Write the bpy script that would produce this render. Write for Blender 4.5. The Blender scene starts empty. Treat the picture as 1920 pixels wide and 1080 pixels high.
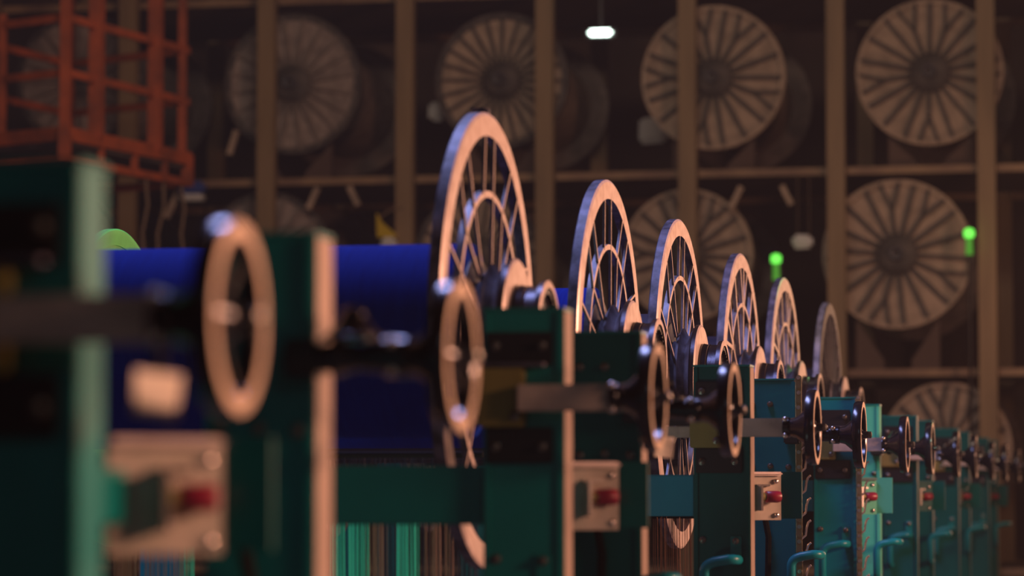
import bpy, bmesh, math, random
from mathutils import Vector, Matrix
random.seed(4)
C = bpy.context.scene.collection
PI = math.pi

# ---------------------------------------------------------------- camera
FPX = 6100.0
PHI = math.atan(390 / FPX)
PSI = math.atan(1250 * math.cos(PHI) / FPX)
CZ = 1.0
cam_data = bpy.data.cameras.new('camera')
cam = bpy.data.objects.new('camera', cam_data)
C.objects.link(cam)
cam.location = (0, 0, CZ)
cam.rotation_euler = (PI / 2 + PHI, 0, PSI)
cam_data.sensor_width = 36
cam_data.lens = 36 * FPX / 1920
cam_data.dof.use_dof = True
cam_data.dof.focus_distance = 9.7
cam_data.dof.aperture_fstop = (cam_data.lens / 1000) / 0.037
cam_data.clip_end = 100
bpy.context.scene.camera = cam

# ---------------------------------------------------------------- world, lights, exposure
w = bpy.data.worlds.new('world')
bpy.context.scene.world = w
w.use_nodes = True
w.node_tree.nodes['Background'].inputs[0].default_value = (0.16, 0.15, 0.2, 1)
w.node_tree.nodes['Background'].inputs[1].default_value = 0.03
# thin dusty air of the hall
hv = w.node_tree.nodes.new('ShaderNodeVolumeScatter')
hv.inputs['Color'].default_value = (1, 0.95, 0.9, 1)
hv.inputs['Density'].default_value = 0.0017
hv.inputs['Anisotropy'].default_value = 0.2
w.node_tree.links.new(hv.outputs[0], w.node_tree.nodes['World Output'].inputs['Volume'])
vs = bpy.context.scene.view_settings
vs.view_transform = 'Standard'
vs.look = 'None'
vs.exposure = 0
vs.gamma = 1
vs.use_curve_mapping = False


def area(name, loc, target, sx, sy, power, col, spread=180):
    d = bpy.data.lights.new(name, 'AREA')
    d.shape = 'RECTANGLE'
    d.size = sx
    d.size_y = sy
    d.energy = power
    d.color = col
    d.spread = math.radians(spread)
    o = bpy.data.objects.new(name, d)
    C.objects.link(o)
    o.location = loc
    o.rotation_euler = (Vector(target) - Vector(loc)).to_track_quat('-Z', 'Y').to_euler()
    return o


def spot(name, loc, target, power, col, deg, r=0.1, blend=0.5):
    d = bpy.data.lights.new(name, 'SPOT')
    d.energy = power
    d.color = col
    d.spot_size = math.radians(deg)
    d.spot_blend = blend
    d.shadow_soft_size = r
    o = bpy.data.objects.new(name, d)
    C.objects.link(o)
    o.location = loc
    o.rotation_euler = (Vector(target) - Vector(loc)).to_track_quat('-Z', 'Y').to_euler()
    return o


area('key_lamp', (4.8, 9.4, 2.5), (-1.4, 8.3, 1.1), 2.4, 0.8, 600, (1.0, 0.47, 0.30))
area('key_lamp', (4.6, 3.4, 2.5), (-1.2, 3.6, 1.2), 1.6, 0.6, 42, (1.0, 0.47, 0.30), 60)
area('back_lamp', (1.7, 22.6, 2.2), (-1.0, 8.0, 1.2), 3.2, 2.6, 70, (1.0, 0.50, 0.30))
area('cool_roof_lamp', (-2.9, 9.0, 6.2), (-2.3, 8.2, 1.0), 1.2, 3.0, 300, (0.42, 0.47, 1.0))
area('front_fill', (1.8, -1.0, 3.2), (-1.0, 9.0, 1.0), 1.5, 1.0, 9, (0.7, 0.9, 1.0))  # cool fill added for the column fronts, no known lamp here
area('rack_lamp', (-2.5, 13.5, 6.2), (-4.0, 24.0, 2.4), 5.0, 0.8, 150, (1.0, 0.74, 0.55))
spot('green_lamp', (-0.2, 15.2, 3.4), (-1.3, 12.6, 1.6), 50, (0.35, 1.0, 0.35), 18)
spot('stand_lamp', (0.5, 10.6, 2.4), (-1.14, 12.3, 1.05), 60, (0.6, 1.0, 0.75), 15)
spot('green_flange_lamp', (-1.9, 10.6, 4.6), (-3.3, 9.7, 1.75), 160, (0.4, 1.0, 0.35), 22)
spot('thread_fill', (-1.9, 6.9, 0.25), (-2.02, 7.62, 0.9), 14, (0.75, 1.0, 0.85), 80)  # spot added out of view to brighten the green threads


area('work_lamp', (-0.82, 21.6, 2.55), (-1.6, 23.4, 2.3), 0.3, 0.3, 6, (1.0, 0.52, 0.32))

# ---------------------------------------------------------------- pixel unprojection (layout measurements -> metres)
FW = Vector((-math.sin(PSI) * math.cos(PHI), math.cos(PSI) * math.cos(PHI), math.sin(PHI)))
RT = Vector((math.cos(PSI), math.sin(PSI), 0))
UP = RT.cross(FW)


def ray(x, y):
    return FW * FPX + RT * (x - 960) - UP * (y - 540)


def at(x, y, d):
    r = ray(x, y)
    return Vector((0, 0, CZ)) + r * (d / r.y)


# ---------------------------------------------------------------- materials
def mat(name, col, rough=0.5, metal=0.0, col2=None, scale=8.0, detail=4.0, bump=0.0, coat=0.0,
        emit=None, estr=0.0, stretch=None, spec=0.5, lo=0.4, hi=0.65, rvar=0.0):
    m = bpy.data.materials.new(name)
    m.use_nodes = True
    nt = m.node_tree
    b = nt.nodes['Principled BSDF']
    b.inputs['Base Color'].default_value = (*col, 1)
    b.inputs['Roughness'].default_value = rough
    b.inputs['Metallic'].default_value = metal
    b.inputs['Coat Weight'].default_value = coat
    b.inputs['Coat Roughness'].default_value = 0.2
    b.inputs['Specular IOR Level'].default_value = spec
    if emit:
        b.inputs['Emission Color'].default_value = (*emit, 1)
        b.inputs['Emission Strength'].default_value = estr
    if col2 or bump or rvar:
        tc = nt.nodes.new('ShaderNodeTexCoord')
        mp = nt.nodes.new('ShaderNodeMapping')
        if stretch:
            mp.inputs['Scale'].default_value = stretch
        n = nt.nodes.new('ShaderNodeTexNoise')
        n.inputs['Scale'].default_value = scale
        n.inputs['Detail'].default_value = detail
        nt.links.new(tc.outputs['Object'], mp.inputs['Vector'])
        nt.links.new(mp.outputs['Vector'], n.inputs['Vector'])
        if col2:
            r = nt.nodes.new('ShaderNodeValToRGB')
            r.color_ramp.elements[0].position = lo
            r.color_ramp.elements[1].position = hi
            r.color_ramp.elements[0].color = (*col, 1)
            r.color_ramp.elements[1].color = (*col2, 1)
            nt.links.new(n.outputs['Fac'], r.inputs['Fac'])
            nt.links.new(r.outputs['Color'], b.inputs['Base Color'])
        if bump:
            bn = nt.nodes.new('ShaderNodeBump')
            bn.inputs['Strength'].default_value = bump
            bn.inputs['Distance'].default_value = 0.01
            nt.links.new(n.outputs['Fac'], bn.inputs['Height'])
            nt.links.new(bn.outputs['Normal'], b.inputs['Normal'])
        if rvar:
            mr = nt.nodes.new('ShaderNodeMapRange')
            mr.inputs['To Min'].default_value = max(0.02, rough - rvar)
            mr.inputs['To Max'].default_value = rough + rvar
            nt.links.new(n.outputs['Fac'], mr.inputs['Value'])
            nt.links.new(mr.outputs['Result'], b.inputs['Roughness'])
    return m


M = {
    'shaded_teal': mat('shaded_teal_tone', (0.0, 0.095, 0.09), 0.35, 0, (0.0, 0.08, 0.076), 5, 5, 0.03, spec=0.3),  # teal darkened to put shade into the dimmer stands
    'teal': mat('teal_paint', (0.0, 0.19, 0.18), 0.3, 0, (0.0, 0.165, 0.155), 5, 5, 0.03, coat=0.15),
    'teal_blue': mat('blue_teal_paint', (0.0, 0.19, 0.22), 0.35, 0, (0.0, 0.16, 0.19), 5, 5, 0.03, spec=0.3),
    'mint': mat('mint_lit_teal', (0.07, 0.42, 0.30), 0.5, 0, (0.05, 0.36, 0.26), 5, 5, 0.02, spec=0.25),  # teal lightened, local greenish light put into the colour
    'warm_side': mat('warm_lit_side', (0.33, 0.24, 0.19), 0.5, 0.1, (0.26, 0.19, 0.15), 12, 4, 0.05, stretch=(1, 1, 0.3)),  # peach tone of warm light grazing the painted column sides
    'bright_blue': mat('petrol_blue_paint', (0.0, 0.25, 0.38), 0.35, 0, (0.0, 0.22, 0.34), 5, 5, 0.03),
    'wheel_face': mat('warm_lit_wheel_face', (0.50, 0.36, 0.25), 0.4, 0.2),
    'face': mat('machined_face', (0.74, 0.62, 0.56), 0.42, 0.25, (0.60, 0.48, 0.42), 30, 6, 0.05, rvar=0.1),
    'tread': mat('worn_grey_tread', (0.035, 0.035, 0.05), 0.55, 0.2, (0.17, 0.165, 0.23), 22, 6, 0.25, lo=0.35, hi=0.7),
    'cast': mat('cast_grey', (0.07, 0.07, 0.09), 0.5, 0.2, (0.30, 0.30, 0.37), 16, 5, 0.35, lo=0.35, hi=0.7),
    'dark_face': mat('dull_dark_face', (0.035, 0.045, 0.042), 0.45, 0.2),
    'dark_cast': mat('dark_cast', (0.07, 0.075, 0.09), 0.5, 0.4, (0.13, 0.13, 0.15), 14, 5, 0.2),
    'black': mat('black_gloss', (0.012, 0.012, 0.018), 0.22, 0.3, None, 9, 3, 0.04, coat=0.4),
    'drum': mat('black_drum', (0.05, 0.05, 0.065), 0.28, 0.8, None, 60, 3, 0.08, stretch=(8, 1, 1)),
    'plate': mat('black_plate', (0.012, 0.012, 0.014), 0.4, 0.1, None, 20, 3, 0.06),
    'steel': mat('steel_bar', (0.50, 0.42, 0.36), 0.42, 0.1, (0.36, 0.30, 0.26), 20, 4, 0.06),
    'bright': mat('bright_steel', (0.75, 0.68, 0.62), 0.22, 0.9),
    'bolt': mat('bolt_steel', (0.16, 0.15, 0.13), 0.3, 0.8),
    'olive': mat('olive_block', (0.22, 0.185, 0.05), 0.5, 0.1, (0.18, 0.15, 0.04), 9, 4, 0.05),
    'cream': mat('cream_plate', (0.50, 0.43, 0.36), 0.4, 0.1, (0.40, 0.35, 0.28), 14, 4, 0.04),
    'red': mat('red_plastic', (0.24, 0.012, 0.035), 0.35),
    'yarn': mat('blue_yarn', (0.0, 0.016, 0.23), 0.85, 0, (0.0, 0.024, 0.29), 60, 3, 0.2, stretch=(6, 0.2, 0.2), spec=0.05),
    'yarn_dark': mat('navy_yarn', (0.004, 0.006, 0.03), 0.7),
    'green_yarn': mat('green_yarn', (0.03, 0.55, 0.36), 0.6),
    'brown_yarn': mat('brown_yarn', (0.22, 0.10, 0.06), 0.7),
    'green_disc': mat('green_lit_disc', (0.10, 0.50, 0.12), 0.45, 0, (0.08, 0.40, 0.09), 9, 3, 0.03),  # green light on this flange is put into its colour
    'post': mat('tan_post_paint', (0.26, 0.18, 0.095), 0.6, 0, (0.21, 0.145, 0.075), 3, 5, 0.05, stretch=(3, 3, 0.5)),
    'rack': mat('rack_steel', (0.30, 0.20, 0.11), 0.6, 0, (0.18, 0.11, 0.07), 4, 5, 0.05),
    'tan_yarn': mat('tan_yarn', (0.44, 0.34, 0.26), 0.8, 0, (0.30, 0.235, 0.18), 9, 5, 0.2),
    'rib': mat('dark_rib', (0.045, 0.042, 0.040), 0.7, 0, (0.10, 0.088, 0.08), 9, 4, 0.1),  # dark grey with random lighter patches
    'grey_yarn': mat('grey_wrapped_yarn', (0.34, 0.28, 0.25), 0.6, 0, (0.20, 0.165, 0.15), 11, 5, 0.3),
    'brown_body': mat('brown_yarn_body', (0.05, 0.035, 0.028), 0.8),
    'orange': mat('orange_paint', (0.40, 0.085, 0.025), 0.55, 0, (0.20, 0.05, 0.02), 4, 5, 0.05),
    'wall': mat('grimy_wall', (0.09, 0.06, 0.048), 0.9, 0, (0.13, 0.09, 0.07), 0.8, 6, 0.2),
    'floor': mat('concrete_floor', (0.09, 0.08, 0.07), 0.7, 0, (0.13, 0.115, 0.10), 1.2, 6, 0.1),
    'white_light': mat('lamp_glow', (0.9, 1, 0.95), 0.5, emit=(0.80, 1.0, 0.88), estr=6.0),
    'green_light': mat('green_glow', (0.1, 0.8, 0.1), 0.5, emit=(0.18, 1.0, 0.10), estr=1.3),
    'green_dim': mat('green_spill', (0.05, 0.35, 0.03), 0.3, emit=(0.12, 0.6, 0.05), estr=0.35),
    'yellow': mat('yellow_paint', (0.75, 0.55, 0.03), 0.5),
    'white': mat('pale_plastic', (0.6, 0.62, 0.62), 0.4),
    'blue_plastic': mat('blue_plastic', (0.03, 0.07, 0.30), 0.4),
    'rope': mat('rope_fibre', (0.16, 0.11, 0.07), 0.9),
    'grey_rib': mat('dusty_rib', (0.16, 0.135, 0.12), 0.8, 0, (0.26, 0.215, 0.19), 9, 4, 0.1),
    'chain': mat('oiled_chain', (0.22, 0.18, 0.10), 0.4, 0.5),
    'cable': mat('cable_rubber', (0.01, 0.01, 0.01), 0.9, spec=0.1),
}


# ---------------------------------------------------------------- mesh helpers
def setprops(o, label=None, cat=None, group=None, kind=None):
    for k, v in (('label', label), ('category', cat), ('group', group), ('kind', kind)):
        if v:
            o[k] = v
    return o


def smooth(me, deg=35):
    for p in me.polygons:
        p.use_smooth = True
    me.set_sharp_from_angle(angle=math.radians(deg))


def mesh(name, bm, m, deg=35):
    me = bpy.data.meshes.new(name)
    bmesh.ops.recalc_face_normals(bm, faces=bm.faces)
    bm.to_mesh(me)
    bm.free()
    me.materials.append(M[m])
    smooth(me, deg)
    return me


def obj(name, me, parent=None, loc=(0, 0, 0), rot=(0, 0, 0)):
    o = bpy.data.objects.new(name, me)
    C.objects.link(o)
    o.location = loc
    o.rotation_euler = rot
    if parent:
        o.parent = parent
    return o


def thing(name, loc, label, cat, group=None, rot=(0, 0, 0)):
    o = bpy.data.objects.new(name, None)
    C.objects.link(o)
    o.location = loc
    o.rotation_euler = rot
    o.empty_display_size = 0.1
    return setprops(o, label, cat, group, 'thing')


def box(bm, a, b, bev=0.0, mtx=None):
    r = bmesh.ops.create_cube(bm, size=1)
    vs_ = r['verts']
    c = [(a[i] + b[i]) / 2 for i in range(3)]
    s = [abs(b[i] - a[i]) for i in range(3)]
    for v in vs_:
        v.co = Vector((v.co.x * s[0] + c[0], v.co.y * s[1] + c[1], v.co.z * s[2] + c[2]))
    if bev:
        es = list({e for v in vs_ for e in v.link_edges})
        rr = bmesh.ops.bevel(bm, geom=es, offset=bev, segments=2, affect='EDGES')
        vs_ = list({v for f in rr['faces'] for v in f.verts} | {v for v in vs_ if v.is_valid})
    if mtx:
        bmesh.ops.transform(bm, matrix=mtx, verts=[v for v in vs_ if v.is_valid])
    return bm


def lathe(bm, prof, n=48, axis='X', closed=False):
    """prof: (axial, radius) points, revolved about the axis."""
    rings = []
    for (ax, r) in prof:
        ring = []
        for i in range(n):
            t = 2 * PI * i / n
            c, s = r * math.cos(t), r * math.sin(t)
            co = {'X': (ax, c, s), 'Y': (c, ax, s), 'Z': (c, s, ax)}[axis]
            ring.append(bm.verts.new(co))
        rings.append(ring)
    k = len(rings)
    for j in range(k if closed else k - 1):
        A, B = rings[j], rings[(j + 1) % k]
        for i in range(n):
            bm.faces.new((A[i], A[(i + 1) % n], B[(i + 1) % n], B[i]))
    if not closed:
        bm.faces.new(rings[0])
        bm.faces.new(list(reversed(rings[-1])))
    return bm


def tube(bm, pts, r, n=8, taper=1.0):
    pts = [Vector(p) for p in pts]
    rings = []
    prev = None
    for i, p in enumerate(pts):
        t = (pts[min(i + 1, len(pts) - 1)] - pts[max(i - 1, 0)]).normalized()
        if prev is None:
            u = t.orthogonal().normalized()
        else:
            u = (prev - t * prev.dot(t)).normalized()
        prev = u
        v = t.cross(u)
        rr = r * (1 + (taper - 1) * i / (len(pts) - 1))
        rings.append([bm.verts.new(p + (u * math.cos(2 * PI * k / n) + v * math.sin(2 * PI * k / n)) * rr) for k in range(n)])
    for A, B in zip(rings, rings[1:]):
        for k in range(n):
            bm.faces.new((A[k], A[(k + 1) % n], B[(k + 1) % n], B[k]))
    bm.faces.new(rings[0])
    bm.faces.new(list(reversed(rings[-1])))
    return bm


def bar(bm, p, q, wx, wy, up=(0, 0, 1)):
    """rectangular bar from p to q."""
    p, q = Vector(p), Vector(q)
    t = (q - p).normalized()
    a = t.cross(Vector(up))
    if a.length < 1e-4:
        a = t.cross(Vector((0, 1, 0)))
    a.normalize()
    b = a.cross(t)
    V = []
    for e in (p, q):
        for sa, sb in ((-1, -1), (1, -1), (1, 1), (-1, 1)):
            V.append(bm.verts.new(e + a * sa * wx / 2 + b * sb * wy / 2))
    for f in ((0, 1, 2, 3), (7, 6, 5, 4), (0, 4, 5, 1), (1, 5, 6, 2), (2, 6, 7, 3), (3, 7, 4, 0)):
        bm.faces.new([V[i] for i in f])
    return bm


def nb():
    return bmesh.new()


def boxmesh(name, a, b, m, bev=0.0):
    return mesh(name, box(nb(), a, b, bev), m)


# ---------------------------------------------------------------- the building
def struct(name, me, **k):
    o = obj(name, me, **k)
    o['kind'] = 'structure'
    return o


X0, X1, Y0, Y1, ZC = -15.0, 7.0, -2.5, 28.0, 7.5
struct('floor', boxmesh('floor', (X0, Y0, -0.1), (X1, Y1, 0), 'floor'))
struct('ceiling', boxmesh('ceiling', (X0, Y0, ZC), (X1, Y1, ZC + 0.1), 'wall'))
struct('wall_back', boxmesh('wall_back', (X0, Y1, 0), (X1, Y1 + 0.1, ZC), 'wall'))
struct('wall_front', boxmesh('wall_front', (X0, Y0 - 0.1, 0), (X1, Y0, ZC), 'wall'))
struct('wall_left', boxmesh('wall_left', (X0 - 0.1, Y0, 0), (X0, Y1, ZC), 'wall'))
struct('wall_right', boxmesh('wall_right', (X1, Y0, 0), (X1 + 0.1, Y1, ZC), 'wall'))

# ---------------------------------------------------------------- flange meshes (shared)
R = 0.5


def rib_mesh(name, r0, a0, r1, a1, t, dx, m, dx1=None):
    """a radial rib in the plane of the flange: (radius, angle) to (radius, angle), thickness t, axial depth dx."""
    bm = nb()
    dx1 = dx1 or dx
    p = Vector((0, r0 * math.sin(a0), r0 * math.cos(a0)))
    q = Vector((0, r1 * math.sin(a1), r1 * math.cos(a1)))
    d = (q - p).normalized()
    s = Vector((1, 0, 0)).cross(d) * t / 2
    V = []
    for e, h in ((p, dx), (q, dx1)):
        for sx, ss in ((0, -1), (0, 1), (-1, 1), (-1, -1)):
            V.append(bm.verts.new(e + s * ss + Vector((sx * h, 0, 0))))
    for f in ((0, 1, 2, 3), (7, 6, 5, 4), (0, 4, 5, 1), (1, 5, 6, 2), (2, 6, 7, 3), (3, 7, 4, 0)):
        bm.faces.new([V[i] for i in f])
    return mesh(name, bm, m)


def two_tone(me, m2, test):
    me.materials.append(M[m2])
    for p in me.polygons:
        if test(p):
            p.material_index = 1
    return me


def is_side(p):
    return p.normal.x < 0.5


# rim: machined face, worn tread
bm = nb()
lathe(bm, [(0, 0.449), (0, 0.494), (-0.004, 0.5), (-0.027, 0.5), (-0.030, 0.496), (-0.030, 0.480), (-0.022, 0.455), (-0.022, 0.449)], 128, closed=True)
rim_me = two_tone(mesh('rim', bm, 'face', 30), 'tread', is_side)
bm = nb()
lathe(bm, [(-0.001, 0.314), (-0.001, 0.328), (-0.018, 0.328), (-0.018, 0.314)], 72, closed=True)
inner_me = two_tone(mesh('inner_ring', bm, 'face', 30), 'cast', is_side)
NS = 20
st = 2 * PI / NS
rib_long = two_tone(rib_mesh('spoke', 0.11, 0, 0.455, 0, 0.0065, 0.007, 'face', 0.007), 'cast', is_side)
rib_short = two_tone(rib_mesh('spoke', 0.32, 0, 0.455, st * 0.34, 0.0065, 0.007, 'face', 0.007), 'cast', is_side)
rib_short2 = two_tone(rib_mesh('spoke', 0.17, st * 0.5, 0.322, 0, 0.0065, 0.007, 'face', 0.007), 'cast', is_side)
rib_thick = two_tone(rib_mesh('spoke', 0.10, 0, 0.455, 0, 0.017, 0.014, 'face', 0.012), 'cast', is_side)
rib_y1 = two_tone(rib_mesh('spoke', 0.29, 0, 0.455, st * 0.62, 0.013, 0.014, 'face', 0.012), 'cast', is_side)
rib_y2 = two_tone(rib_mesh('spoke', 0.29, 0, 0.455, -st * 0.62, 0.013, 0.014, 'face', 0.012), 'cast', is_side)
rib_dark = rib_mesh('spoke', 0.10, 0, 0.455, 0, 0.010, 0.02, 'dark_cast')

# hub: cast bell, lit disc, black drum, thin end ring
bell_me = mesh('bell', lathe(nb(), [(-0.035, 0.12), (-0.02, 0.13), (-0.008, 0.115), (-0.002, 0.155), (0.008, 0.168), (0.016, 0.150), (0.026, 0.142), (0.036, 0.160), (0.045, 0.170), (0.046, 0.05)], 40), 'cast', 50)
disc_me = mesh('hub_disc', lathe(nb(), [(0.044, 0.05), (0.044, 0.172), (0.048, 0.178), (0.060, 0.178), (0.064, 0.172), (0.064, 0.10)], 64), 'face', 30)
two_tone(disc_me, 'drum', is_side)
drum_me = mesh('drum', lathe(nb(), [(0.062, 0.09), (0.062, 0.118), (0.070, 0.121), (0.085, 0.117), (0.088, 0.119), (0.091, 0.117), (0.118, 0.117), (0.118, 0.06)], 64), 'drum', 30)
ring_me = mesh('end_ring', lathe(nb(), [(0.117, 0.114), (0.117, 0.128), (0.130, 0.130), (0.132, 0.126), (0.132, 0.114)], 64, closed=True), 'drum', 30)
two_tone(ring_me, 'face', lambda p: p.normal.x > 0.5)
tooth_me = boxmesh('tooth', (-0.008, -0.0025, 0.100), (0.008, 0.0025, 0.113), 'black')
stub_me = mesh('shaft', lathe(nb(), [(0.10, 0.035), (0.118, 0.035), (0.120, 0.03)], 32), 'cable')
yarn_me = mesh('yarn', lathe(nb(), [(-1.79, 0.19), (-1.787, 0.213), (-0.04, 0.213), (-0.033, 0.19)], 96), 'yarn', 30)
yarn_dark_me = yarn_me.copy()
yarn_dark_me.materials[0] = M['yarn_dark']
core_me = mesh('core', lathe(nb(), [(-1.90, 0.04), (-1.90, 0.06), (-0.02, 0.06), (-0.02, 0.04)], 32), 'dark_cast')
web_me = mesh('hub_web', lathe(nb(), [(-0.034, 0.10), (-0.034, 0.185), (-0.028, 0.185), (-0.028, 0.10)], 48, closed=True), 'plate')
bolt_me = mesh('bolt', lathe(nb(), [(0, 0.006), (0.006, 0.006), (0.007, 0.005)], 6), 'bolt')


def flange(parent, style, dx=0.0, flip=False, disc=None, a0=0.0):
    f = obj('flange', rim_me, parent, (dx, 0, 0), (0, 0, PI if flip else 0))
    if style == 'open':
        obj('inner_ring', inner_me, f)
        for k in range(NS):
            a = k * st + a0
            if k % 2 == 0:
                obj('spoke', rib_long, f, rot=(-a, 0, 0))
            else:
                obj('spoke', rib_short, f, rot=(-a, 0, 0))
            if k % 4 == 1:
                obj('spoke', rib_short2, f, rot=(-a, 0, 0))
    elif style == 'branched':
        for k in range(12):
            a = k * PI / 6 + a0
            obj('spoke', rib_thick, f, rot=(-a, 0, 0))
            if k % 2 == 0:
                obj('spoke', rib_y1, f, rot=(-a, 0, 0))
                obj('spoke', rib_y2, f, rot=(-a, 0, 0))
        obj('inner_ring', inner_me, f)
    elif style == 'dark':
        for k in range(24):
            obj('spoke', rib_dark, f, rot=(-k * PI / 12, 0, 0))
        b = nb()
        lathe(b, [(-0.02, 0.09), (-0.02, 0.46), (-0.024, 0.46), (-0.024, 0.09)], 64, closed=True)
        obj('web_disc', mesh('web_disc', b, 'dark_cast'), f)
    if disc:
        b = nb()
        lathe(b, [(-0.012, 0.09), (-0.012, 0.452), (-0.018, 0.452), (-0.018, 0.09)], 64, closed=True)
        obj('web_disc', mesh('web_disc', b, disc), f)
    return f


XW = -1.475
ZW = CZ + 0.341
beams = [
    (6.98, 'open', 'nearest and largest spoked beam, blue yarn, top clip on its blue-grey flange', 0.10),
    (8.53, 'open', 'second spoked warp beam from the left, thin rays above the second teal column', 0.02),
    (9.79, 'open', 'third spoked warp beam, its flange bottom showing under the bright blue rail', 0.16),
    (11.22, 'branched', 'fourth warp beam, thick branching spokes catching yellowish light', 0.06),
    (12.50, 'branched', 'fifth warp beam, thick peach spokes, green tint at its flange top', 0.2),
    (14.15, 'dark', 'last warp beam in the row, dark grey solid flange with no lit face', 0.0),
]
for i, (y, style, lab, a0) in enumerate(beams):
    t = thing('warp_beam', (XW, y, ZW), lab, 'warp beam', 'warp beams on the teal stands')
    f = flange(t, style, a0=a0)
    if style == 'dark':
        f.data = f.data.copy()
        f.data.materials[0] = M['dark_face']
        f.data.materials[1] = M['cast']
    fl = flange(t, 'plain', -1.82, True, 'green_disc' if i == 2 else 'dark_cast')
    if i == 2:
        fl.data = fl.data.copy()
        fl.data.materials[0] = fl.data.materials[1] = M['green_disc']
        fl['label'] = 'green-lit flange'
    obj('core', core_me, t)
    y_ = obj('yarn', yarn_me if i < 2 else yarn_dark_me, t)
    if i < 2:
        y_['label'] = 'wound blue yarn'
    obj('hub_web', web_me, t)
    obj('bell', bell_me, t)
    obj('hub_disc', disc_me, t)
    d = obj('drum', drum_me, t)
    r_ = obj('end_ring', ring_me, d)
    for k in range(40):
        obj('tooth', tooth_me, d, (0.121, 0, 0), (k * PI / 20, 0, 0))
    obj('shaft', stub_me, t)
    if i == 0:
        b = nb()
        box(b, (-0.03, -0.006, 0.496), (-0.004, 0.014, 0.512), 0.003)
        box(b, (-0.045, -0.004, 0.508), (-0.012, 0.010, 0.514), 0.002)
        obj('clip', mesh('clip', b, 'tread'), t)

# ---------------------------------------------------------------- stands
XC = -1.10      # right face of the columns
ZT = CZ + 0.341


def col_mesh(m):
    b = nb()
    box(b, (-0.150, 0, 0.012), (0, 0.08, ZT), 0.003)
    return mesh('column', b, m)


def col_trim(m):
    b = nb()
    box(b, (-0.148, -0.006, 0.02), (-0.136, 0, ZT - 0.004), 0.0015)
    box(b, (-0.012, -0.006, 0.02), (0.0, 0, ZT - 0.004), 0.0015)
    return mesh('edge_strip', b, m)


foot_me = boxmesh('foot_plate', (-0.21, -0.06, 0), (0.06, 0.16, 0.012), 'plate', 0.003)
cap_me = boxmesh('cap', (-0.152, -0.003, ZT - 0.002), (0.002, 0.083, ZT + 0.004), 'teal', 0.001)
# handwheel: heavy rim, three spokes, hub
hw_rim = mesh('handwheel', lathe(nb(), [(-0.012, 0.080), (-0.014, 0.085), (-0.013, 0.095), (-0.006, 0.0985), (0.009, 0.0985), (0.013, 0.0965), (0.013, 0.081), (0.010, 0.078)], 64, closed=True), 'black', 40)
two_tone(hw_rim, 'wheel_face', lambda p: p.normal.x > 0.8)  # machined right face, its peach-brown tone imitates warm reflected light
hw_hub = mesh('hub', lathe(nb(), [(-0.062, 0.018), (-0.056, 0.024), (-0.042, 0.027), (-0.022, 0.044), (-0.016, 0.046), (-0.008, 0.042), (0.0, 0.024), (0.006, 0.020), (0.010, 0.012), (0.026, 0.010), (0.030, 0.006)], 24), 'black', 40)
b = nb()
tube(b, [(-0.012, 0, 0.03), (-0.008, 0, 0.055), (0, 0, 0.082)], 0.008, 8, 0.75)
hw_spoke = mesh('spoke', b, 'black')
hw_nut = mesh('nut', lathe(nb(), [(0.026, 0.010), (0.034, 0.010), (0.036, 0.006)], 6), 'bolt')
bolt_y = mesh('bolt', lathe(nb(), [(0.0, 0.009), (-0.004, 0.009), (-0.0045, 0.0075), (-0.010, 0.007), (-0.012, 0.004)], 12, 'Y'), 'bolt', 50)


def handwheel(t, x, y, z, rot, rimmat=None):
    h = obj('handwheel', hw_rim, t, (x, y, z), (rot, 0, 0))
    obj('hub', hw_hub, h)
    obj('nut', hw_nut, h)
    for k in range(3):
        obj('spoke', hw_spoke, h, rot=(k * 2 * PI / 3, 0, 0))
    return h


def handle_mesh():
    b = nb()
    pts = [(-0.108, 0.0, -0.30), (-0.108, -0.045, -0.30), (-0.108, -0.06, -0.285), (-0.108, -0.062, -0.205)]
    for k in range(1, 6):
        a = k * PI / 12
        pts.append((-0.108 + 0.024 * (1 - math.cos(a)), -0.062, -0.205 + 0.026 * math.sin(a)))
    pts += [(-0.080, -0.062, -0.176), (-0.045, -0.062, -0.170), (-0.034, -0.058, -0.170), (-0.028, -0.045, -0.171), (-0.026, 0.0, -0.172)]
    tube(b, pts, 0.0135, 12)
    return mesh('handle', b, 'teal_blue', 60)


handle_me = handle_mesh()
shaft_round = mesh('shaft', lathe(nb(), [(-0.03, 0.019), (0.03, 0.019), (0.032, 0.024), (0.045, 0.024), (0.047, 0.019),
                                          (0.06, 0.019), (0.062, 0.0165), (0.075, 0.0165), (0.077, 0.019), (0.10, 0.019), (0.102, 0.026), (0.13, 0.026), (0.14, 0.019), (0.155, 0.017)], 28), 'black', 30)
collar_me = mesh('collar', lathe(nb(), [(0, 0.019), (0.002, 0.026), (0.016, 0.027), (0.024, 0.021), (0.034, 0.018)], 28), 'black', 40)
cone_me = mesh('grease_cup', lathe(nb(), [(0, 0.034), (0.006, 0.034), (0.01, 0.028), (0.032, 0.013), (0.036, 0.013), (0.044, 0.006)], 24, 'Z'), 'black', 30)
ball_me = mesh('set_screw', lathe(nb(), [(0, 0.007), (-0.006, 0.007), (-0.009, 0.004)], 12, 'Y'), 'bright', 60)

tag_b = nb()
vv = [(-0.020, 0, 0), (0.016, 0, -0.004), (0.012, 0, -0.046), (-0.021, 0, -0.042)]
A = [tag_b.verts.new(p) for p in vv]
B = [tag_b.verts.new((p[0], 0.002, p[2])) for p in vv]
tag_b.faces.new(A)
tag_b.faces.new(list(reversed(B)))
for k in range(4):
    tag_b.faces.new((A[k], B[k], B[(k + 1) % 4], A[(k + 1) % 4]))
tag_me = mesh('tag_plate', tag_b, 'cream')


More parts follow.
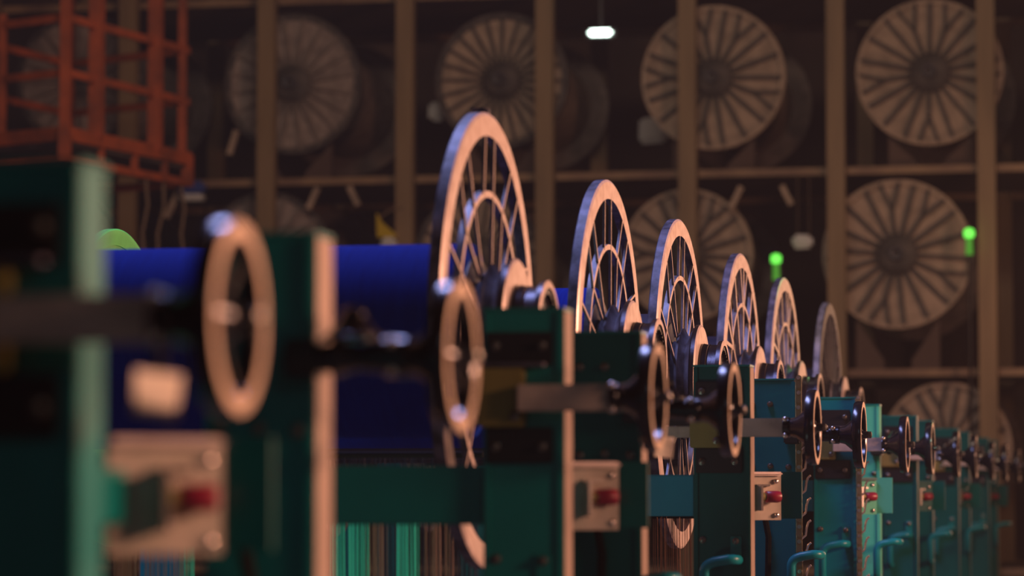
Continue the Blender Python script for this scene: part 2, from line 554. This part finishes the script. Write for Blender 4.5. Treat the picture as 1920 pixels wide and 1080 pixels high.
def control_box(t, k):
    """switch unit bolted to the right side of a column: teal box, pale bracket plate, lug with the red button"""
    z = CZ
    m = 'mint' if k == 5 else ('shaded_teal' if k > 5 else 'cream')
    b = nb()
    box(b, (-0.085, 0.405, z - 0.062), (0.09, 0.415, z + 0.066), 0.001)
    obj('switch_box', mesh('switch_box', b, 'mint' if k == 5 else 'shaded_teal'), t)
    obj('side_arm', boxmesh('side_arm', (-0.10, 0.078, z - 0.03), (-0.06, 0.406, z + 0.03), 'teal', 0.002), t)
    p = obj('button_panel', boxmesh('button_panel', (-0.068, 0.0, -0.066), (0.068, 0.004, 0.060), m, 0.001), t, (-0.022, 0.360, z), (0, 0, math.radians(34)))
    obj('top_lip', boxmesh('top_lip', (-0.068, -0.012, 0.055), (0.068, 0.0, 0.066), 'face' if k < 5 else 'shaded_teal', 0.004), p)
    b = nb()
    box(b, (-0.012, -0.036, -0.040), (-0.004, 0, 0.030), 0.001)
    box(b, (-0.012, -0.010, 0.026), (0.03, 0, 0.032), 0.001)
    obj('lug', mesh('lug', b, 'bright'), p)
    b = nb()
    lathe(b, [(-0.004, 0.012), (0.004, 0.012), (0.006, 0.010), (0.012, 0.010)], 20)
    bmesh.ops.translate(b, verts=b.verts, vec=(0, -0.020, -0.002))
    obj('button_collar', mesh('button_collar', b, 'olive'), p)
    b = nb()
    lathe(b, [(0.010, 0.012), (0.012, 0.0155), (0.046, 0.0165), (0.053, 0.0145), (0.054, 0.010)], 24)
    bmesh.ops.translate(b, verts=b.verts, vec=(0, -0.020, -0.002))
    q = obj('push_button', mesh('push_button', b, 'red', 60), p)
    q['label'] = 'red push button'
    for sx, sz in ((0.050, 0.040), (0.052, -0.052)):
        obj('screw', ball_me, p, (sx, 0, sz))


def stand(k, yb, odd, paint, label, left=False):
    """yb: depth of the column's back edge; column 0.10 deep"""
    t = thing('beam_stand', (XC, yb - 0.08, 0), label, 'machine stand', 'teal beam stands')
    me = COLS[paint]
    obj('column', me[0], t)
    obj('edge_strip', me[1], t)
    obj('cap', cap_me, t)
    obj('foot_plate', foot_me, t)
    xl = -2.46
    # cross rail (short where a beam flange hangs in this stand) and floor sill to the far column
    b = nb()
    full = k in (-1, 0, 1) or k > 7
    box(b, (xl if full else -0.335, 0.02, CZ - 0.053), (-0.150, 0.07, CZ + 0.056), 0.003)
    if full or odd:
        obj('cross_rail', mesh('cross_rail', b, 'bright_blue' if k in (3, 5) else 'teal'), t)
    else:
        b.free()
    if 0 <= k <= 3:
        obj('lit_side_strip', boxmesh('lit_side_strip', (0.0, 0.001, 0.03), (0.002, 0.079, ZT - 0.003), 'warm_side', 0.0005), t)  # added strip, its colour stands in for warm light on the side
    if full:
        obj('column', me[0], t, (xl, 0, 0))
        obj('foot_plate', foot_me, t, (xl, 0, 0))
    else:
        u = thing('end_upright', (XC + xl, yb - 0.08, 0), UPL[k], 'machine stand', 'uprights at the far ends of the beams')
        obj('column', me[0], u)
        obj('foot_plate', foot_me, u)
    zc = CZ + 0.178
    if odd:
        up = obj('bracket_plate', boxmesh('bracket_plate', (-0.142, -0.012, CZ + 0.238), (-0.020, 0, CZ + 0.300), 'plate', 0.002), t)
        lo = obj('bracket_plate', boxmesh('bracket_plate', (-0.142, -0.012, CZ + 0.060), (-0.020, 0, CZ + 0.125), 'plate', 0.002), t)
        for x in (-0.125, -0.038):
            obj('bolt', bolt_y, up, (x, -0.012, CZ + 0.275))
            obj('bolt', bolt_y, lo, (x, -0.012, CZ + 0.090))
        b = nb()
        box(b, (-0.155, -0.03, CZ + 0.126), (-0.070, 0, CZ + 0.236), 0.003)
        blk = obj('clamp_block', mesh('clamp_block', b, 'olive'), t)
        obj('bolt', bolt_y, blk, (-0.085, -0.030, CZ + 0.145))
        b = nb()
        box(b, (-0.148, -0.036, CZ + 0.236), (-0.03, -0.008, CZ + 0.243), 0.002)
        obj('lip', mesh('lip', b, 'tread'), t)
        b = nb()
        box(b, (-0.075, -0.060, zc - 0.024), (0.095, -0.030, zc + 0.024), 0.002)
        obj('arm', mesh('arm', b, 'steel'), t)
        obj('arm', boxmesh('arm', (-0.25, 0.02, CZ + 0.154), (-0.145, 0.05, CZ + 0.184), 'steel', 0.002), t)
        control_box(t, k)
        hx = 0.17
        obj('collar', collar_me, t, (0.092, -0.041, zc))
        for dz in (0.021, -0.021):
            obj('set_screw', ball_me, t, (0.101, -0.062, zc + dz))
        handwheel(t, hx, -0.041, zc, k * 0.7)
        h = obj('handle', handle_me, t, (-0.005, -0.002, CZ + 0.005))
        pl = obj('latch_plate', boxmesh('latch_plate', (-0.052, -0.006, CZ - 0.165), (-0.022, 0, CZ - 0.105), 'teal', 0.002), t)
        obj('bolt', bolt_y, pl, (-0.037, -0.006, CZ - 0.118))
        obj('bolt', bolt_y, t, (-0.125, 0.0, CZ - 0.115))
    else:
        for x, z in ((-0.128, 0.27), (-0.075, 0.27), (-0.022, 0.27), (-0.128, 0.085), (-0.075, 0.088), (-0.022, 0.085)):
            if x == -0.022 and z > 0.1:
                continue
            obj('bolt', bolt_y, t, (x, 0.0, CZ + z))
        obj('shaft', shaft_round, t, (0.0, -0.03, zc))
        b = nb()
        box(b, (-0.03, -0.052, zc - 0.026), (0.015, 0.0, zc + 0.026), 0.004)
        obj('bearing_block', mesh('bearing_block', b, 'plate'), t)
        obj('grease_cup', cone_me, t, (0.058, -0.03, zc + 0.022)).scale = (1.15, 1.15, 1)
        for dz in (0.019, -0.019):
            obj('set_screw', ball_me, t, (0.115, -0.052, zc + dz))
        handwheel(t, 0.19, -0.03, zc, k * 0.9)
        obj('handle', handle_me, t, (0.10, -0.002, CZ + 0.0))
        b = nb()
        tube(b, [(-0.08, -0.012, 0.02), (-0.083, -0.012, CZ - 0.25), (-0.08, -0.014, CZ - 0.12), (-0.09, -0.02, CZ - 0.06)], 0.009, 8)
        obj('cable', mesh('cable', b, 'cable'), t)
    if k in (-1, 2):
        x = 0.108 if k < 0 else 0.060
        y = -0.062 if k < 0 else -0.040
        tg = obj('tag_plate', tag_me, t, (x, y, zc - 0.053), (0, 0, math.radians(58)))
        tg['label'] = 'pale trapezoid tag plate'
        tg.scale = (1.7, 1, 1.03)
        b = nb()
        bar(b, (x - 0.006, y + 0.006, zc - 0.06), (x - 0.006, y + 0.012, zc - 0.01), 0.01, 0.004)
        obj('tag_strap', mesh('tag_strap', b, 'plate'), t)
    return t


UPL = {2: 'teal upright at the far end of the nearest spoked beam', 3: 'teal upright at the far end of the second spoked beam',
       4: 'teal upright at the far end of the third spoked beam', 5: 'teal upright at the far end of the fourth spoked beam',
       6: 'teal upright at the far end of the fifth spoked beam', 7: 'teal upright at the far end of the dark flanged beam'}
COLS = {}
for pn in ('teal', 'shaded_teal', 'teal_blue', 'mint'):
    COLS[pn] = (col_mesh(pn), col_trim(pn))

stands = [
    (-1, 3.25, 1, 'teal', 'closest blurred teal stand cut off by the left frame edge'),
    (0, 4.18, 0, 'teal', 'blurred teal stand with white-hot right edge in front of the blue yarn'),
    (1, 5.93, 1, 'teal', 'teal stand with olive block and pale red-button panel, right of the biggest wheel'),
    (2, 6.80, 0, 'shaded_teal', 'dark teal stand behind the big pale panel, with the cream tag at its right'),
    (3, 8.57, 1, 'shaded_teal', 'dark teal stand with olive block, just right of the cream tag and petrol blue rail'),
    (4, 9.62, 0, 'teal_blue', 'blue-teal stand with a roller chain hanging beside its right edge'),
    (5, 11.45, 1, 'teal_blue', 'blue-teal stand with curved pull handle and mint button panel, between the two chains'),
    (6, 12.36, 0, 'mint', 'bright mint green stand directly behind the second roller chain'),
    (7, 14.15, 1, 'shaded_teal', 'dark teal stand just right of the mint green one'),
    (8, 15.05, 0, 'shaded_teal', 'dark teal stand second to the right of the mint green one'),
    (9, 16.85, 1, 'shaded_teal', 'far dark teal stand, third to the right of the mint green one'),
    (10, 17.75, 0, 'shaded_teal', 'far dark teal stand, fourth to the right of the mint green one'),
    (11, 19.55, 1, 'shaded_teal', 'second farthest teal stand next to the yellow pole'),
    (12, 20.45, 0, 'shaded_teal', 'farthest teal stand at the right end of the row'),
]
SY = {}
for k, yb, odd, paint, lab in stands:
    SY[k] = stand(k, yb, odd, paint, lab)

# bearing arms: carry each beam's stub shaft from the nearest column
for i, (k, y) in enumerate(((2, 6.98), (3, 8.53), (4, 9.79), (5, 11.22), (6, 12.5), (7, 14.15))):
    t = SY[k]
    ly = y - t.location.y
    b = nb()
    box(b, (-0.30, min(ly - 0.03, 0.01), ZW - 0.155), (-0.150, max(ly + 0.03, 0.07), ZW - 0.1205), 0.004)
    obj('bearing_arm', mesh('bearing_arm', b, 'plate'), t)

# ---------------------------------------------------------------- chains beside two columns
b = nb()
for sx in (-0.0045, 0.0045):
    n = 10
    for s in (-1, 1):
        pass
    outline = []
    for s, off in ((1, 0.0075), (-1, -0.0075)):
        for j in range(7):
            a = (PI * j / 6) if s > 0 else PI + PI * j / 6
            outline.append((0.0055 * math.cos(a), off + 0.0055 * math.sin(a)))
    fr = [b.verts.new((p[0], sx - 0.0008, p[1])) for p in outline]
    bk = [b.verts.new((p[0], sx + 0.0008, p[1])) for p in outline]
    b.faces.new(fr)
    b.faces.new(list(reversed(bk)))
    for j in range(len(fr)):
        b.faces.new((fr[j], bk[j], bk[(j + 1) % len(fr)], fr[(j + 1) % len(fr)]))
link_me = mesh('chain_link', b, 'chain')
b = nb()
lathe(b, [(-0.006, 0.004), (0.006, 0.004)], 8, 'Y')
bmesh.ops.translate(b, verts=b.verts, vec=(0, 0, 0.0075))
roller_me = mesh('roller', b, 'bright')
b = nb()
tube(b, [(0.034, 0, 0.030), (0.026, 0, 0.024), (0.021, 0, 0.008), (0.018, 0, -0.014), (0.006, 0, -0.024)], 0.0035, 6, 1.0)
hook_me = mesh('hook_link', b, 'bright')
for (x, y, z0, lab) in ((-1.089, 9.525, CZ + 0.335, 'longer roller chain with small hooks hanging beside the blue-teal stand'),
                        (-1.089, 11.355, CZ + 0.33, 'roller chain hanging right of the stand with the curved pull handle')):
    t = thing('hanging_chain', (x, y, z0), lab, 'chain', 'hanging roller chains')
    for n in range(42):
        l = obj('chain_link', link_me, t, (0, 0.003 * (n % 2), -0.0218 * n), (0, 0.05 * math.sin(n * 1.3), 0))
        l.scale = (1.5, 1.5, 1.5)
        obj('roller', roller_me, l)
        if n % 3 == 2 and n > 6:
            obj('hook_link', hook_me, t, (0, 0, -0.0218 * n))
    b = nb()
    tube(b, [(-0.012, 0, 0.0), (-0.006, 0, 0.012), (0.002, 0, 0.012), (0.002, 0, 0.0)], 0.003, 6)
    obj('hanger', mesh('hanger', b, 'chain'), t)

# ---------------------------------------------------------------- warp threads: hanging curtains of yarn under the beams
def curtain(name, y, px0, px1, ztop, m, label, n, w_=0.0016):
    xa, xb = at(px0, 1000, y).x, at(px1, 1000, y).x
    b = nb()
    for i in range(n):
        x = xa + (xb - xa) * (i + random.uniform(-0.35, 0.35)) / n
        z0 = ztop + random.uniform(-0.004, 0.004)
        yy = y + random.uniform(-0.02, 0.02)
        bar(b, (x, yy, z0), (x + random.uniform(-0.006, 0.006), yy + 0.02, 0.15), w_, w_)
    o = obj(name, mesh(name, b, m))
    setprops(o, label, 'yarn', None, 'stuff')
    return o


curtain('yarn_curtain', 7.6, 622, 690, CZ - 0.040, 'green_yarn', 'bright green threads hanging under the left end of the rail', 44)
curtain('yarn_curtain', 7.6, 742, 786, CZ - 0.040, 'green_yarn', 'narrow second band of green threads under the rail', 24)
curtain('yarn_curtain', 7.6, 692, 724, CZ - 0.040, 'brown_yarn', 'brown threads between the two green bands', 20)
curtain('yarn_curtain', 7.6, 800, 850, CZ - 0.040, 'brown_yarn', 'brown threads left of the dark flange bottom', 20)
curtain('yarn_curtain', 7.6, 350, 366, CZ - 0.075, 'green_yarn', 'short green strip of threads under the blurred left stand', 10)
curtain('yarn_curtain', 7.5, 215, 350, CZ - 0.075, 'brown_yarn', 'brown threads at the bottom left corner between stands', 36)
curtain('yarn_curtain', 9.0, 1225, 1300, CZ - 0.060, 'brown_yarn', 'dark brown threads under the bright blue rail', 26)
curtain('yarn_sheet', 7.7, 620, 900, CZ + 0.10, 'yarn_dark', 'navy threads in the dark gap above the long teal rail', 120)
for (px0, px1, y, ztop, lab) in ((600, 905, 7.68, CZ + 0.10, 'dark bar from which the threads by the long rail hang'),
                            (200, 380, 7.55, CZ - 0.07, 'dark bar over the threads in the bottom left corner'),
                            (1220, 1302, 9.0, CZ - 0.055, 'dark bar over the threads below the bright blue rail')):
    xa, xb = at(px0, 1000, y).x, at(px1, 1000, y).x
    b = nb()
    tube(b, [(xa, y, ztop), (xb, y, ztop)], 0.008, 10)
    setprops(obj('thread_bar', mesh('thread_bar', b, 'cable')), lab, 'bar')

# ---------------------------------------------------------------- storage rack at the back
YR = 23.3
ZR = [at(1400, 322, YR).z, at(1700, 698, YR).z]
rk = thing('storage_rack', (-5, YR, 0), 'tan steel storage rack along the back wall', 'rack')


def rack_part(name, me):
    o = obj(name, me, rk)
    o.location = (5, -YR, 0)
    return o


post_x = [at(px, 300, YR).x for px in (-20, 240, 500, 760, 1022, 1290, 1568, 1850, 2120)]
for x in post_x:
    for yy in (YR, YR + 2.3):
        if yy > YR and random.random() < 0:
            continue
        b = nb()
        box(b, (x - 0.064, yy - 0.05, 0), (x + 0.064, yy - 0.038, ZC), 0.002)
        box(b, (x - 0.064, yy - 0.038, 0), (x - 0.054, yy + 0.05, ZC))
        box(b, (x + 0.054, yy - 0.038, 0), (x + 0.064, yy + 0.05, ZC))
        rack_part('post', mesh('post', b, 'post'))
zs = [ZR[1] - 1.42, ZR[1], ZR[0], at(600, 2, YR).z + 0.02, at(600, 2, YR).z + 1.45]
for z in zs:
    for yy, h in ((YR + 0.11, 0.055), (YR + 2.2, 0.08)):
        for a, c in zip(post_x, post_x[1:]):
            b = nb()
            box(b, (a + 0.066, yy - 0.04, z - h / 2), (c - 0.066, yy - 0.02, z + h / 2))
            box(b, (a + 0.066, yy - 0.02, z + h / 2 - 0.01), (c - 0.066, yy + 0.04, z + h / 2))
            rack_part('shelf_beam', mesh('shelf_beam', b, 'rack'))
    b = nb()
    box(b, (post_x[0], YR + 0.16, z + 0.01), (post_x[-1], YR + 2.1, z + 0.03))
    rack_part('deck', mesh('deck', b, 'wall'))
# diagonal stays under the middle shelf
for px0, py0, px1, py1 in ((312, 408, 336, 358), (578, 392, 596, 352), (655, 350, 672, 385), (1372, 388, 1390, 350), (1466, 348, 1484, 384), (430, 290, 444, 245)):
    p, q = at(px0, py0, YR + 0.06), at(px1, py1, YR + 0.06)
    b = nb()
    bar(b, p, q, 0.04, 0.04)
    rack_part('stay', mesh('stay', b, 'tan_yarn'))

rr = 0.5
bg_rim = mesh('rim', lathe(nb(), [(0, 0.462), (0, 0.5), (0.06, 0.5), (0.06, 0.462)], 96, 'Y', closed=True), 'tan_yarn', 30)
bg_rim_dark = mesh('rim', lathe(nb(), [(0, 0.455), (0, 0.5), (0.06, 0.5), (0.06, 0.455)], 96, 'Y', closed=True), 'rib', 30)
bg_body = mesh('yarn', lathe(nb(), [(0.03, 0.2), (0.03, 0.47), (0.07, 0.47), (0.075, 0.36), (1.74, 0.36), (1.75, 0.2)], 64, 'Y'), 'tan_yarn', 30)
bg_body_grey = mesh('yarn', lathe(nb(), [(0.03, 0.2), (0.012, 0.47), (0.07, 0.47), (0.075, 0.36), (1.74, 0.36), (1.75, 0.2)], 64, 'Y'), 'grey_yarn', 30)
bg_back = mesh('flange', lathe(nb(), [(1.75, 0.06), (1.75, 0.5), (1.80, 0.5), (1.80, 0.06)], 72, 'Y', closed=True), 'grey_rib', 30)
bg_hub = mesh('hub', lathe(nb(), [(-0.05, 0.05), (-0.055, 0.09), (-0.03, 0.13), (0.035, 0.14)], 36, 'Y'), 'rib', 40)
bg_cap = mesh('shaft_end', lathe(nb(), [(-0.05, 0.050), (-0.10, 0.046), (-0.104, 0.040), (-0.10, 0.026), (-0.05, 0.024)], 24, 'Y', closed=True), 'dark_cast', 40)


def bgrib(name, r0, a0, r1, a1, t, m='rib'):
    b = nb()
    bar(b, (r0 * math.sin(a0), 0.012, r0 * math.cos(a0)), (r1 * math.sin(a1), 0.012, r1 * math.cos(a1)), 0.05, t, up=(0, 0, 1) if abs(math.cos((a0 + a1) / 2)) < 0.9 else (1, 0, 0))
    return mesh(name, b, m)


# ribs built along +Z then rotated about Y
def bgrib_z(r0, r1, off, t, m='rib'):
    b = nb()
    p, q = Vector((0, 0.0, r0)), Vector((off, 0.0, r1))
    d = (q - p).normalized()
    s = Vector((d.z, 0, -d.x)) * t / 2
    V = []
    for e in (p, q):
        for ss, yy in ((-1, -0.012), (1, -0.012), (1, 0.035), (-1, 0.035)):
            V.append(b.verts.new(e + s * ss + Vector((0, yy, 0))))
    for f in ((0, 1, 2, 3), (7, 6, 5, 4), (0, 4, 5, 1), (1, 5, 6, 2), (2, 6, 7, 3), (3, 7, 4, 0)):
        b.faces.new([V[i] for i in f])
    return mesh('spoke', b, m)


bg_long = bgrib_z(0.12, 0.475, 0, 0.027)
bg_half = bgrib_z(0.12, 0.31, 0, 0.026)
bg_y1 = bgrib_z(0.30, 0.475, 0.065, 0.022)
bg_y2 = bgrib_z(0.30, 0.475, -0.065, 0.022)
bg_grey = bgrib_z(0.12, 0.475, 0, 0.022, 'grey_rib')
bg_thin = bgrib_z(0.12, 0.475, 0, 0.018)
chock_mes = []
for s_ in (-1, 1):
    b = nb()
    A = [b.verts.new((s_ * x, y, z)) for x, y, z in ((0.10, 0.16, 0), (0.30, 0.16, 0), (0.30, 0.16, 0.11), (0.10, 0.16, 0.02))]
    B = [b.verts.new((v.co.x, 0.24, v.co.z)) for v in A]
    b.faces.new(A)
    b.faces.new(list(reversed(B)))
    for k in range(4):
        b.faces.new((A[k], B[k], B[(k + 1) % 4], A[(k + 1) % 4]))
    chock_mes.append(mesh('chock', b, 'wall'))
POSN = [
    # px, py, radius px, style, label
    (150, 150, 125, 'grey', 'grey beam end on the top shelf, seen through the orange cage'),
    (548, 157, 131, 'grey', 'grey wrapped beam end on the top shelf, leftmost full disc'),
    (940, 150, 126, 'thin', 'top shelf beam end with many faint thin ribs and a round dark hub'),
    (1337, 145, 135, 'y', 'top shelf beam end with tan fan segments behind a post, right of the white lamp'),
    (1743, 135, 137, 'y', 'top shelf beam end at upper right with a bright metal ring at its hub'),
    (110, 480, 122, 'grey', 'middle shelf beam end half hidden behind the nearest blurred stand'),
    (500, 485, 125, 'grey', 'middle shelf beam end whose top shows above the blue yarn'),
    (895, 480, 120, 'thin', 'middle shelf beam end mostly hidden behind the largest spoked wheel'),
    (1288, 478, 124, 'y', 'middle shelf beam end behind the second and third spoked wheels'),
    (1682, 476, 140, 'y', 'middle shelf beam end at right above the small dark flange'),
    (1362, 830, 118, 'thin', 'bottom shelf beam end hidden behind the thick spoked wheels'),
    (1775, 838, 122, 'y', 'bottom shelf beam end behind the farthest teal stands'),
    (2110, 120, 137, 'y', 'top shelf beam end past the right edge'),
]
YF = YR + 0.13 + 0.06
for px, py, rp, style, lab in POSN:
    c = at(px, py, YF)
    top = at(px, py - rp, YF)
    s = (top.z - c.z) / 0.5
    t = thing('stored_beam', c, lab, 'warp beam', 'stored beams on the rack')
    t.scale = (s, 1, s)
    a0 = random.uniform(0, 0.3)
    f = obj('flange', bg_rim if style == 'y' else bg_rim_dark, t)
    obj('flange', bg_back, t)
    obj('yarn', bg_body_grey if style == 'grey' else bg_body, t)
    h = obj('hub', bg_hub, t)
    obj('shaft_end', bg_cap, h)
    if style == 'y':
        for k in range(18):
            a = a0 + k * PI / 9
            if k % 4 == 1:
                obj('spoke', bg_half, f, rot=(0, a, 0))
                obj('spoke', bg_y1, f, rot=(0, a, 0))
                obj('spoke', bg_y2, f, rot=(0, a, 0))
            else:
                obj('spoke', bg_long, f, rot=(0, a, 0))
    else:
        n = 24 if style == 'thin' else 20
        for k in range(n):
            obj('spoke', bg_grey if style == 'grey' else bg_thin, f, rot=(0, a0 + k * 2 * PI / n, 0))
    # cradle under the beam
    zsel = min(zs, key=lambda z: abs(z - (c.z - 0.5 * s)))
    gap = (c.z - 0.5 * s) - (zsel + 0.03)
    for cm in chock_mes:
        ch = rack_part('chock', cm)
        ch.location = (5 + c.x, 0.04, zsel + 0.03)
        ch.scale = (1, 1, max(0.3, (gap + 0.07) / 0.11))

# small objects on and about the rack
t = thing('emergency_lamp', at(1125, 61, YR - 0.15), 'small glowing white lamp high on the rack, between two top shelf discs', 'lamp')
b = nb()
box(b, (-0.09, -0.02, -0.024), (0.09, 0.03, 0.024), 0.018)
obj('diffuser', mesh('diffuser', b, 'white_light'), t)
obj('housing', boxmesh('housing', (-0.11, 0.03, -0.035), (0.11, 0.055, 0.035), 'plate', 0.004), t)
obj('conduit', boxmesh('conduit', (-0.01, 0.04, 0.03), (0.01, 0.06, ZC - t.location.z), 'plate'), t)

def hang_sack(px, py, d):
    c = at(px, py, d)
    t = thing('hanging_sack', c, 'yellow and white sack hanging on the rack post above the blue yarn', 'sack')
    b = nb()
    V = [(-0.075, 0, 0.13), (-0.035, -0.03, 0.06), (0.06, -0.03, -0.02), (0.075, 0, -0.05), (-0.07, 0, -0.05)]
    top = [b.verts.new(v) for v in V]
    bot = [b.verts.new((v[0], 0.05, v[2])) for v in V]
    b.faces.new(top)
    b.faces.new(list(reversed(bot)))
    for k in range(5):
        b.faces.new((top[k], bot[k], bot[(k + 1) % 5], top[(k + 1) % 5]))
    o = obj('hood', mesh('hood', b, 'yellow'), t)
    b = nb()
    box(b, (-0.04, -0.02, -0.24), (0.075, 0.05, -0.05), 0.02)
    obj('bag', mesh('bag', b, 'white'), t)
    b = nb()
    tube(b, [(-0.06, 0.03, 0.10), (0.02, 0.035, 0.15), (0.12, 0.052, 0.17)], 0.008, 6)
    obj('cord', mesh('cord', b, 'rope'), t)


hang_sack(724, 432, YR - 0.10)

for px, py, px1, py1, lab in ((1455, 486, 1452, 545, 'green glowing signal lamp behind the fourth spoked wheel'),
                              (1817, 438, 1824, 490, 'green glowing signal lamp beside the right middle shelf disc')):
    c = at(px, py, YR - 0.2)
    t = thing('signal_lamp', c, lab, 'lamp', 'green signal lamps')
    b = nb()
    lathe(b, [(-0.03, 0.02), (-0.022, 0.035), (0.02, 0.036), (0.034, 0.022), (0.038, 0.006)], 20, 'Z')
    obj('lens', mesh('lens', b, 'green_light', 60), t)
    b = nb()
    lathe(b, [(-0.15, 0.020), (-0.15, 0.026), (-0.03, 0.022)], 16, 'Z')
    obj('glow_stalk', mesh('glow_stalk', b, 'green_dim'), t)  # weak emission stands in for green light smeared below the lens
    b = nb()
    tube(b, [(0, 0, -0.15), (0.0, 0, -c.z + 0.0)], 0.012, 8)
    obj('pole', mesh('pole', b, 'plate'), t)

for px, py, hw, hh, m, strap, lab in (  # blocks labelled for glints are added to imitate blue-white highlights
        (360, 352, 0.10, 0.05, 'blue_plastic', True, 'blue plastic crate with pale tray slung under the shelf, left of the second post'),
        (820, 210, 0.06, 0.07, 'white', False, 'pale block for a blue-white glint between the post and the thin ribbed disc'),
        (1225, 245, 0.11, 0.10, 'white', False, 'pale wrapped bundle on the shelf below the tan fan disc'),
        (1505, 453, 0.07, 0.05, 'white', True, 'pale block for a blue-white glint beside the green signal lamp'),
        (845, 352, 0.05, 0.03, 'blue_plastic', True, 'small blue block for a glint just under the shelf by the largest wheel')):
    c = at(px, py, YR if strap else (YR + 1.2 if px > 1000 else YR + 0.45))
    kind = 'crate' if m == 'blue_plastic' else 'bundle'
    t = thing('shelf_' + kind, c, lab, kind)
    b = nb()
    box(b, (-hw, -0.06, -hh), (hw, 0.06, hh), min(hh, 0.06) * 0.45)
    for v in b.verts:
        v.co += Vector((random.uniform(-0.006, 0.006), 0, random.uniform(-0.006, 0.006)))
    obj('body', mesh('body', b, m), t)
    if px == 360:
        obj('tray', boxmesh('tray', (-0.08, -0.055, -hh - 0.05), (0.09, 0.055, -hh), 'white', 0.01), t)['label'] = 'pale tray'
    if strap:
        zt = ZR[0] - c.z
        b = nb()
        for sx in (-0.6, 0.6):
            bar(b, (sx * hw, 0.058, 0), (sx * hw, 0.069, zt), 0.012, 0.004, up=(1, 0, 0))
        obj('strap', mesh('strap', b, 'rope'), t)

# ---------------------------------------------------------------- orange cage hanging at upper left
YA = 20.0
A0 = at(122, 242, YA)


def at_z(px, py, z):
    r = ray(px, py)
    return Vector((0, 0, CZ)) + r * ((z - CZ) / r.z)


Bc = at_z(352, 290, A0.z)
Cc = at_z(-110, 264, A0.z)
cg = thing('access_cage', (A0.x, A0.y, A0.z), 'rusty orange railed steel cage hanging at the upper left', 'cage')


def cpart(name, p, q, wx, wy, m='orange'):
    b = nb()
    bar(b, p - A0, q - A0, wx, wy)
    return obj(name, mesh(name, b, m), cg)


dr = (Bc - A0)
dl = (Cc - A0)
zup = Vector((0, 0, 1))
hb = [0, -0.19]
for h, w_ in ((-0.03, 0.09), (-0.20, 0.05)):
    cpart('floor_beam', A0 + zup * h, Bc + zup * h, 0.06, w_)
    cpart('floor_beam', A0 + zup * h, Cc + zup * h, 0.06, w_)
    cpart('floor_beam', Bc + zup * h, Bc + dl + zup * h, 0.06, w_)
    cpart('floor_beam', Cc + zup * h, Cc + dr + zup * h, 0.06, w_)
for s in (0.28, 0.55, 0.8):
    cpart('floor_strut', A0 + dr * s + zup * 0, A0 + dr * s - zup * 0.2, 0.04, 0.04)
for s in (0.0, 1.0):
    cpart('floor_strut', A0 + dr * s, A0 + dr * s - zup * 0.22, 0.07, 0.07)
b = nb()
V = [b.verts.new(p - A0 - zup * 0.08) for p in (A0, Bc, Bc + dl, Cc)]
r_ = bmesh.ops.extrude_face_region(b, geom=[b.faces.new(V)])
bmesh.ops.translate(b, vec=(0, 0, -0.02), verts=[g for g in r_['geom'] if isinstance(g, bmesh.types.BMVert)])
obj('cage_floor', mesh('cage_floor', b, 'rib'), cg)
top = ZC - A0.z
for base, w_ in ((A0, 0.06), (A0 + dr * 0.24, 0.085), (A0 + dr * 0.72, 0.085), (A0 + dr * 0.95, 0.05), (Cc, 0.06), (Bc + dl, 0.06), (A0 + dl * 0.5, 0.04)):
    cpart('upright', base - zup * 0.02, base + zup * (top if w_ > 0.045 else 0.8), w_, w_)
for h in (0.37, 0.73):
    cpart('guard_rail', A0 + zup * h, Cc + zup * h, 0.035, 0.05)
    cpart('guard_rail', A0 + zup * h, Bc + zup * h, 0.035, 0.05)
    cpart('guard_rail', Cc + zup * h, Cc + dr + zup * h, 0.035, 0.05)
    cpart('guard_rail', Bc + zup * h, Bc + dl + zup * h, 0.035, 0.05)
for px0, px1, sa in ((268, 270, 0.64), (300, 296, 0.79), (335, 345, 0.94)):
    p = A0 + dr * sa - zup * 0.215
    q = at(px1, 480, p.y)
    b = nb()
    tube(b, [p, p.lerp(q, 0.35) + Vector((0.02, 0, 0)), p.lerp(q, 0.7) - Vector((0.015, 0, 0)), q], 0.012, 8)
    o = obj('rope', mesh('rope', b, 'rope'))
    setprops(o, {268: 'leftmost rope hanging under the orange cage', 300: 'middle rope hanging under the orange cage', 335: 'rightmost rope hanging under the orange cage corner'}[px0], 'rope', 'ropes under the cage')

# ---------------------------------------------------------------- yellow guard rail at the far right
c = at(1838, 870, 21.3)
t = thing('guard_post', (c.x, c.y, 0), 'thin yellow post and rail right of the farthest stands', 'guard rail')
obj('post', boxmesh('post', (-0.018, -0.018, 0), (0.018, 0.018, c.z), 'yellow', 0.004), t)
obj('rail', boxmesh('rail', (0.018, -0.012, c.z - 0.03), (0.9, 0.012, c.z + 0.005), 'yellow', 0.004), t)
obj('post', boxmesh('post', (0.9, -0.018, 0), (0.936, 0.018, c.z), 'yellow', 0.004), t)
